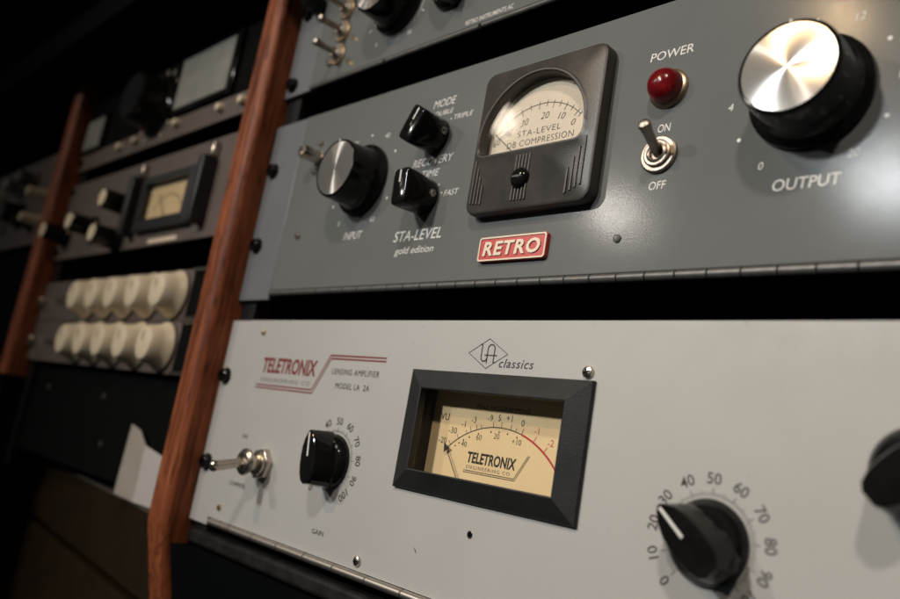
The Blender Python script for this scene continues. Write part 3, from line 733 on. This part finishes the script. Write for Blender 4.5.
# unit with the pale display
t = Thing('rack_delay', 'dark rack unit with a pale grey display and a large black knob', 'rack unit', -220, 167)
b = MB(); b.box(-414, -26, 167, 186.5, -3, 0, .5); t.part('lower_strip', b, 'dull_grey')
b = MB(); b.box(-414, -26, 187.0, 267, -3, -.2, .5); t.part('front_panel', b, 'black_unit')
b = MB(); b.box(-192, -82, 189.5, 246, 0, 4, .8); d = t.part('display', b, 'black_plastic')
b = MB(); b.box(-184, -90, 193, 241, 4, 4.6); t.part('display_face', b, 'plate_grey', parent=d)
b = MB(); b.box(-446, -372, 184, 226, 0, 4, .8) if False else b.box(-408, -352, 186, 226, 0, 4, .8); d = t.part('display', b, 'black_plastic')
b = MB(); b.box(-402, -358, 189, 222, 4, 4.6); t.part('display_face', b, 'plate_grey', parent=d)
b = MB(); b.lathe(-228, 207, [(30, -.1), (30, 3), (26, 5), (24, 26), (22, 28), (0, 28)], 48); k = t.part('knob', b, 'black_plastic')
b = MB()
for i in range(13):
    a = math.radians(-150+25*i); b.ribbon([(-228+33*math.sin(a), 207+33*math.cos(a)), (-228+38*math.sin(a), 207+38*math.cos(a))], 2.2, .12)
t.part('dial_ticks', b, 'ivory')
for x, y in ((-262, 178), (-96, 178), (-60, 177), (-300, 178), (-176, 180)):
    b = MB(); b.lathe(x, y, [(4, 0), (4, 3), (3, 5), (0, 5.5)], 18); t.part('push_button', b, 'ivory')
ear_pair(t, -414, -26, 167, 186, 'x')
# unit with the small amber meter
t = Thing('rack_preamp', 'brownish grey rack unit with an amber meter between black side grips', 'rack unit', -220, 66)
b = MB(); b.box(-414, -26, 66, 151, -3, 0, .6); t.part('front_panel', b, 'dull_grey')
b = MB(); b.stack([rl(-204, -100, 79, 129, 0), rl(-204, -100, 79, 129, 6), rl(-192, -112, 88, 122, 7), rl(-192, -112, 88, 122, 1)]); mt = t.part('meter', b, 'black_matte', smooth=0)
b = MB(); b.box(-193, -111, 87, 123, .2, 1.2); t.part('meter_face', b, 'cream_face', parent=mt)
b = MB(); b.ribbon([(-152+34*math.sin(math.radians(a)), 76+34*math.cos(math.radians(a))) for a in range(-48, 50, 6)], .7, 1.3)
for a in range(-48, 49, 12): b.ribbon([(-152+r*math.sin(math.radians(a)), 76+r*math.cos(math.radians(a))) for r in (34, 38)], .7, 1.3)
t.part('scale_arc', b, 'black_print', parent=mt, smooth=0)
b = MB(); b.ribbon([(-152, 88.5), (-171, 112)], .8, 2.2); t.part('needle', b, 'black_print', parent=mt, smooth=0)
b = MB(); b.box(-191, -113, 88, 122, 4.4, 5); t.part('glass', b, 'glass', parent=mt)
for x in (-216, -84):
    b = MB(); b.box(x-5, x+5, 76, 132, 0, 13, 2); g = t.part('side_grip', b, 'black_matte')
    b = MB(); b.box(x-3, x+3, 133, 146, 0, 6, 1.2); t.part('grip_cap', b, 'nickel', parent=g)
for x, y in ((-228, 106), (-303, 91), (-377, 88), (-232, 73)):
    x -= 12
    b = MB(); b.lathe(x, y+3, [(12, 0), (12, 3), (10, 5), (9, 24), (8, 25)], 32); k = t.part('knob', b, 'black_plastic')
    b = MB(); b.lathe(x, y+3, [(8.2, 24.6), (7.6, 25.6), (0, 25.7)], 32); t.part('knob_cap', b, 'ivory', parent=k)
b = MB(); b.box(-176, -122, 67.8, 71.6, 0, .6); t.part('name_strip', b, 'badge_cream')
ear_pair(t, -414, -26, 66, 151, 'x')
# two one-unit strips with five ivory knobs each
def strip(y0, label):
    t = Thing('rack_mixer', label, 'rack unit', -220, y0, 'mixer strips with ivory knobs')
    b = MB(); b.box(-414, -75, y0, y0+41, -3, 0, .5); t.part('front_panel', b, 'dull_grey')
    b = MB(); b.box(-74.5, -26, y0+3, y0+38, -3, -.3, .5); t.part('end_panel', b, 'black_unit')
    for a, c_ in ((y0+1.2, .6), (y0+39.8, .6)):
        b = MB(); b.box(-74, -26, a-1.4, a+1.4, -2, 2, .4); t.part('end_rail', b, 'nickel')
    for x in (-91, -137, -182, -225, -269):
        b = MB(); b.lathe(x-4, y0+20.5, [(19, 1.2), (19.4, 2.2), (19.0, 3.2), (17.0, 5.5), (15.2, 10), (14.2, 15), (12.6, 17.5), (10, 18.5), (0, 18.8)], 36); k = t.part('knob', b, 'ivory', c=(x-4, y0+20.5, 0))
        b = MB(); b.ribbon([(x-4, y0+22), (x-4, y0+29)], 1.2, 18.95); t.part('pointer_line', b, 'black_print', parent=k)
    for x, r in ((-405, 7), (-350, 3), (-332, 3)):
        b = MB(); b.lathe(x, y0+20, [(r, 0), (r, 4), (r*.8, 6), (0, 6.5)], 20); t.part('input_jack', b, 'nickel')
    for x, y in ((-52, y0+12), (-52, y0+29)):
        b = MB(); b.lathe(x, y, [(2.6, -.2), (2.4, .8), (0, 1.4)], 14); t.part('panel_screw', b, 'nickel')
strip(-.2, 'upper rack strip of ivory knobs, directly below the brownish unit with amber meter')
strip(-41.6, 'lower rack strip of ivory knobs, directly above the plain black panel')
t = Thing('blank_panel', 'plain black panel below the rows of ivory knobs', 'blank panel', -220, -130)
b = MB(); b.box(-414, -26, -131, -43, -12, -9, .5); t.part('front_panel', b, 'black_unit')
for x, y in ((-208, -66), (-350, -66), (-190, -105)):
    b = MB(); b.lathe(x, y, [(3.2, -9), (3, -7.8), (0, -7)], 16); t.part('panel_screw', b, 'nickel')
# bay beyond the far upright
t = Thing('rack_preamp', 'dim grey rack unit with an ivory knob, beyond the far wooden upright', 'rack unit', -640, 66)
b = MB(); b.box(-830, -442, 92, 205, -3, 0, .6); t.part('front_panel', b, 'dull_grey')
for x, y, m1, r in ((-585, 134, 'black_plastic', 17), (-648, 130, 'ivory', 14), (-560, 176, 'dull_grey', 12), (-610, 172, 'plate_grey', 12), (-500, 118, 'ivory', 8), (-500, 150, 'ivory', 8), (-530, 118, 'black_plastic', 9), (-690, 170, 'ivory', 9), (-720, 128, 'black_plastic', 15)):
    b = MB(); b.lathe(x, y, [(r, 0), (r, 3), (r*.8, 6), (r*.75, 20), (r*.6, 22), (0, 22)], 28); t.part('knob', b, m1)
t = Thing('blank_panel', 'black panel low beyond the far wooden upright', 'blank panel', -640, -130)
b = MB(); b.box(-830, -442, -131, 91, -12, -9, .5); t.part('front_panel', b, 'black_unit')

# ------------------------------------------------------------------ desk boards and the card, lower left
t = Thing('desk_front', 'dark brown desk front of two boards below the left rack bay', 'desk', -250, -300)
def board(y0, y1, name):
    q = MB(); A = (-24.5-4, -2.0); B = (-620, -66)                     # (x, z) of the two ends
    th = 14
    lo = []
    for (x, z) in (A, B):
        lo.append([(x, y0, z), (x, y1-1.5, z), (x, y1, z-1.5), (x, y1, z-th), (x, y0, z-th)])
    q.stack([l for l in lo], True, True); t.part(name, q, 'dark_board', smooth=0)
board(-196, -141.5, 'board'); board(-420, -204, 'board')
q = MB(); q.stack([[(x, -141.4, z+.6), (x, -139.2, z+.6), (x, -139.2, z-14), (x, -141.4, z-14)] for x, z in ((-28.5, -2.0), (-620, -66))], True, True); t.part('edge_band', q, 'edge_band', smooth=0)
q = MB(); q.add([(-28.5, -420, -18), (-620, -420, -82), (-620, -142, -82), (-28.5, -142, -18)], [(0, 3, 2, 1)]); t.part('backing', q, 'void_black', smooth=0)
t = Thing('folded_card', 'small folded pale card standing behind the desk front edge', 'card', -95, -136)
b = MB(); b.prism([(-132, -137), (-96, -138), (-97, -96), (-112, -86), (-129, -83)], -5, -4.2); t.part('leaf', b, 'paper', smooth=0)
b = MB(); b.stack([[(-95.5, -138, -4.0), (-52, -139, -12), (-52, -106, -12), (-96.5, -96, -4.0)], [(-95.5, -138, -4.6), (-52, -139, -12.6), (-52, -106, -12.6), (-96.5, -96, -4.6)]][::-1], True, True); t.part('leaf', b, 'paper_white', smooth=0)

for o in bpy.data.objects:
    if '_c' in o: del o['_c']
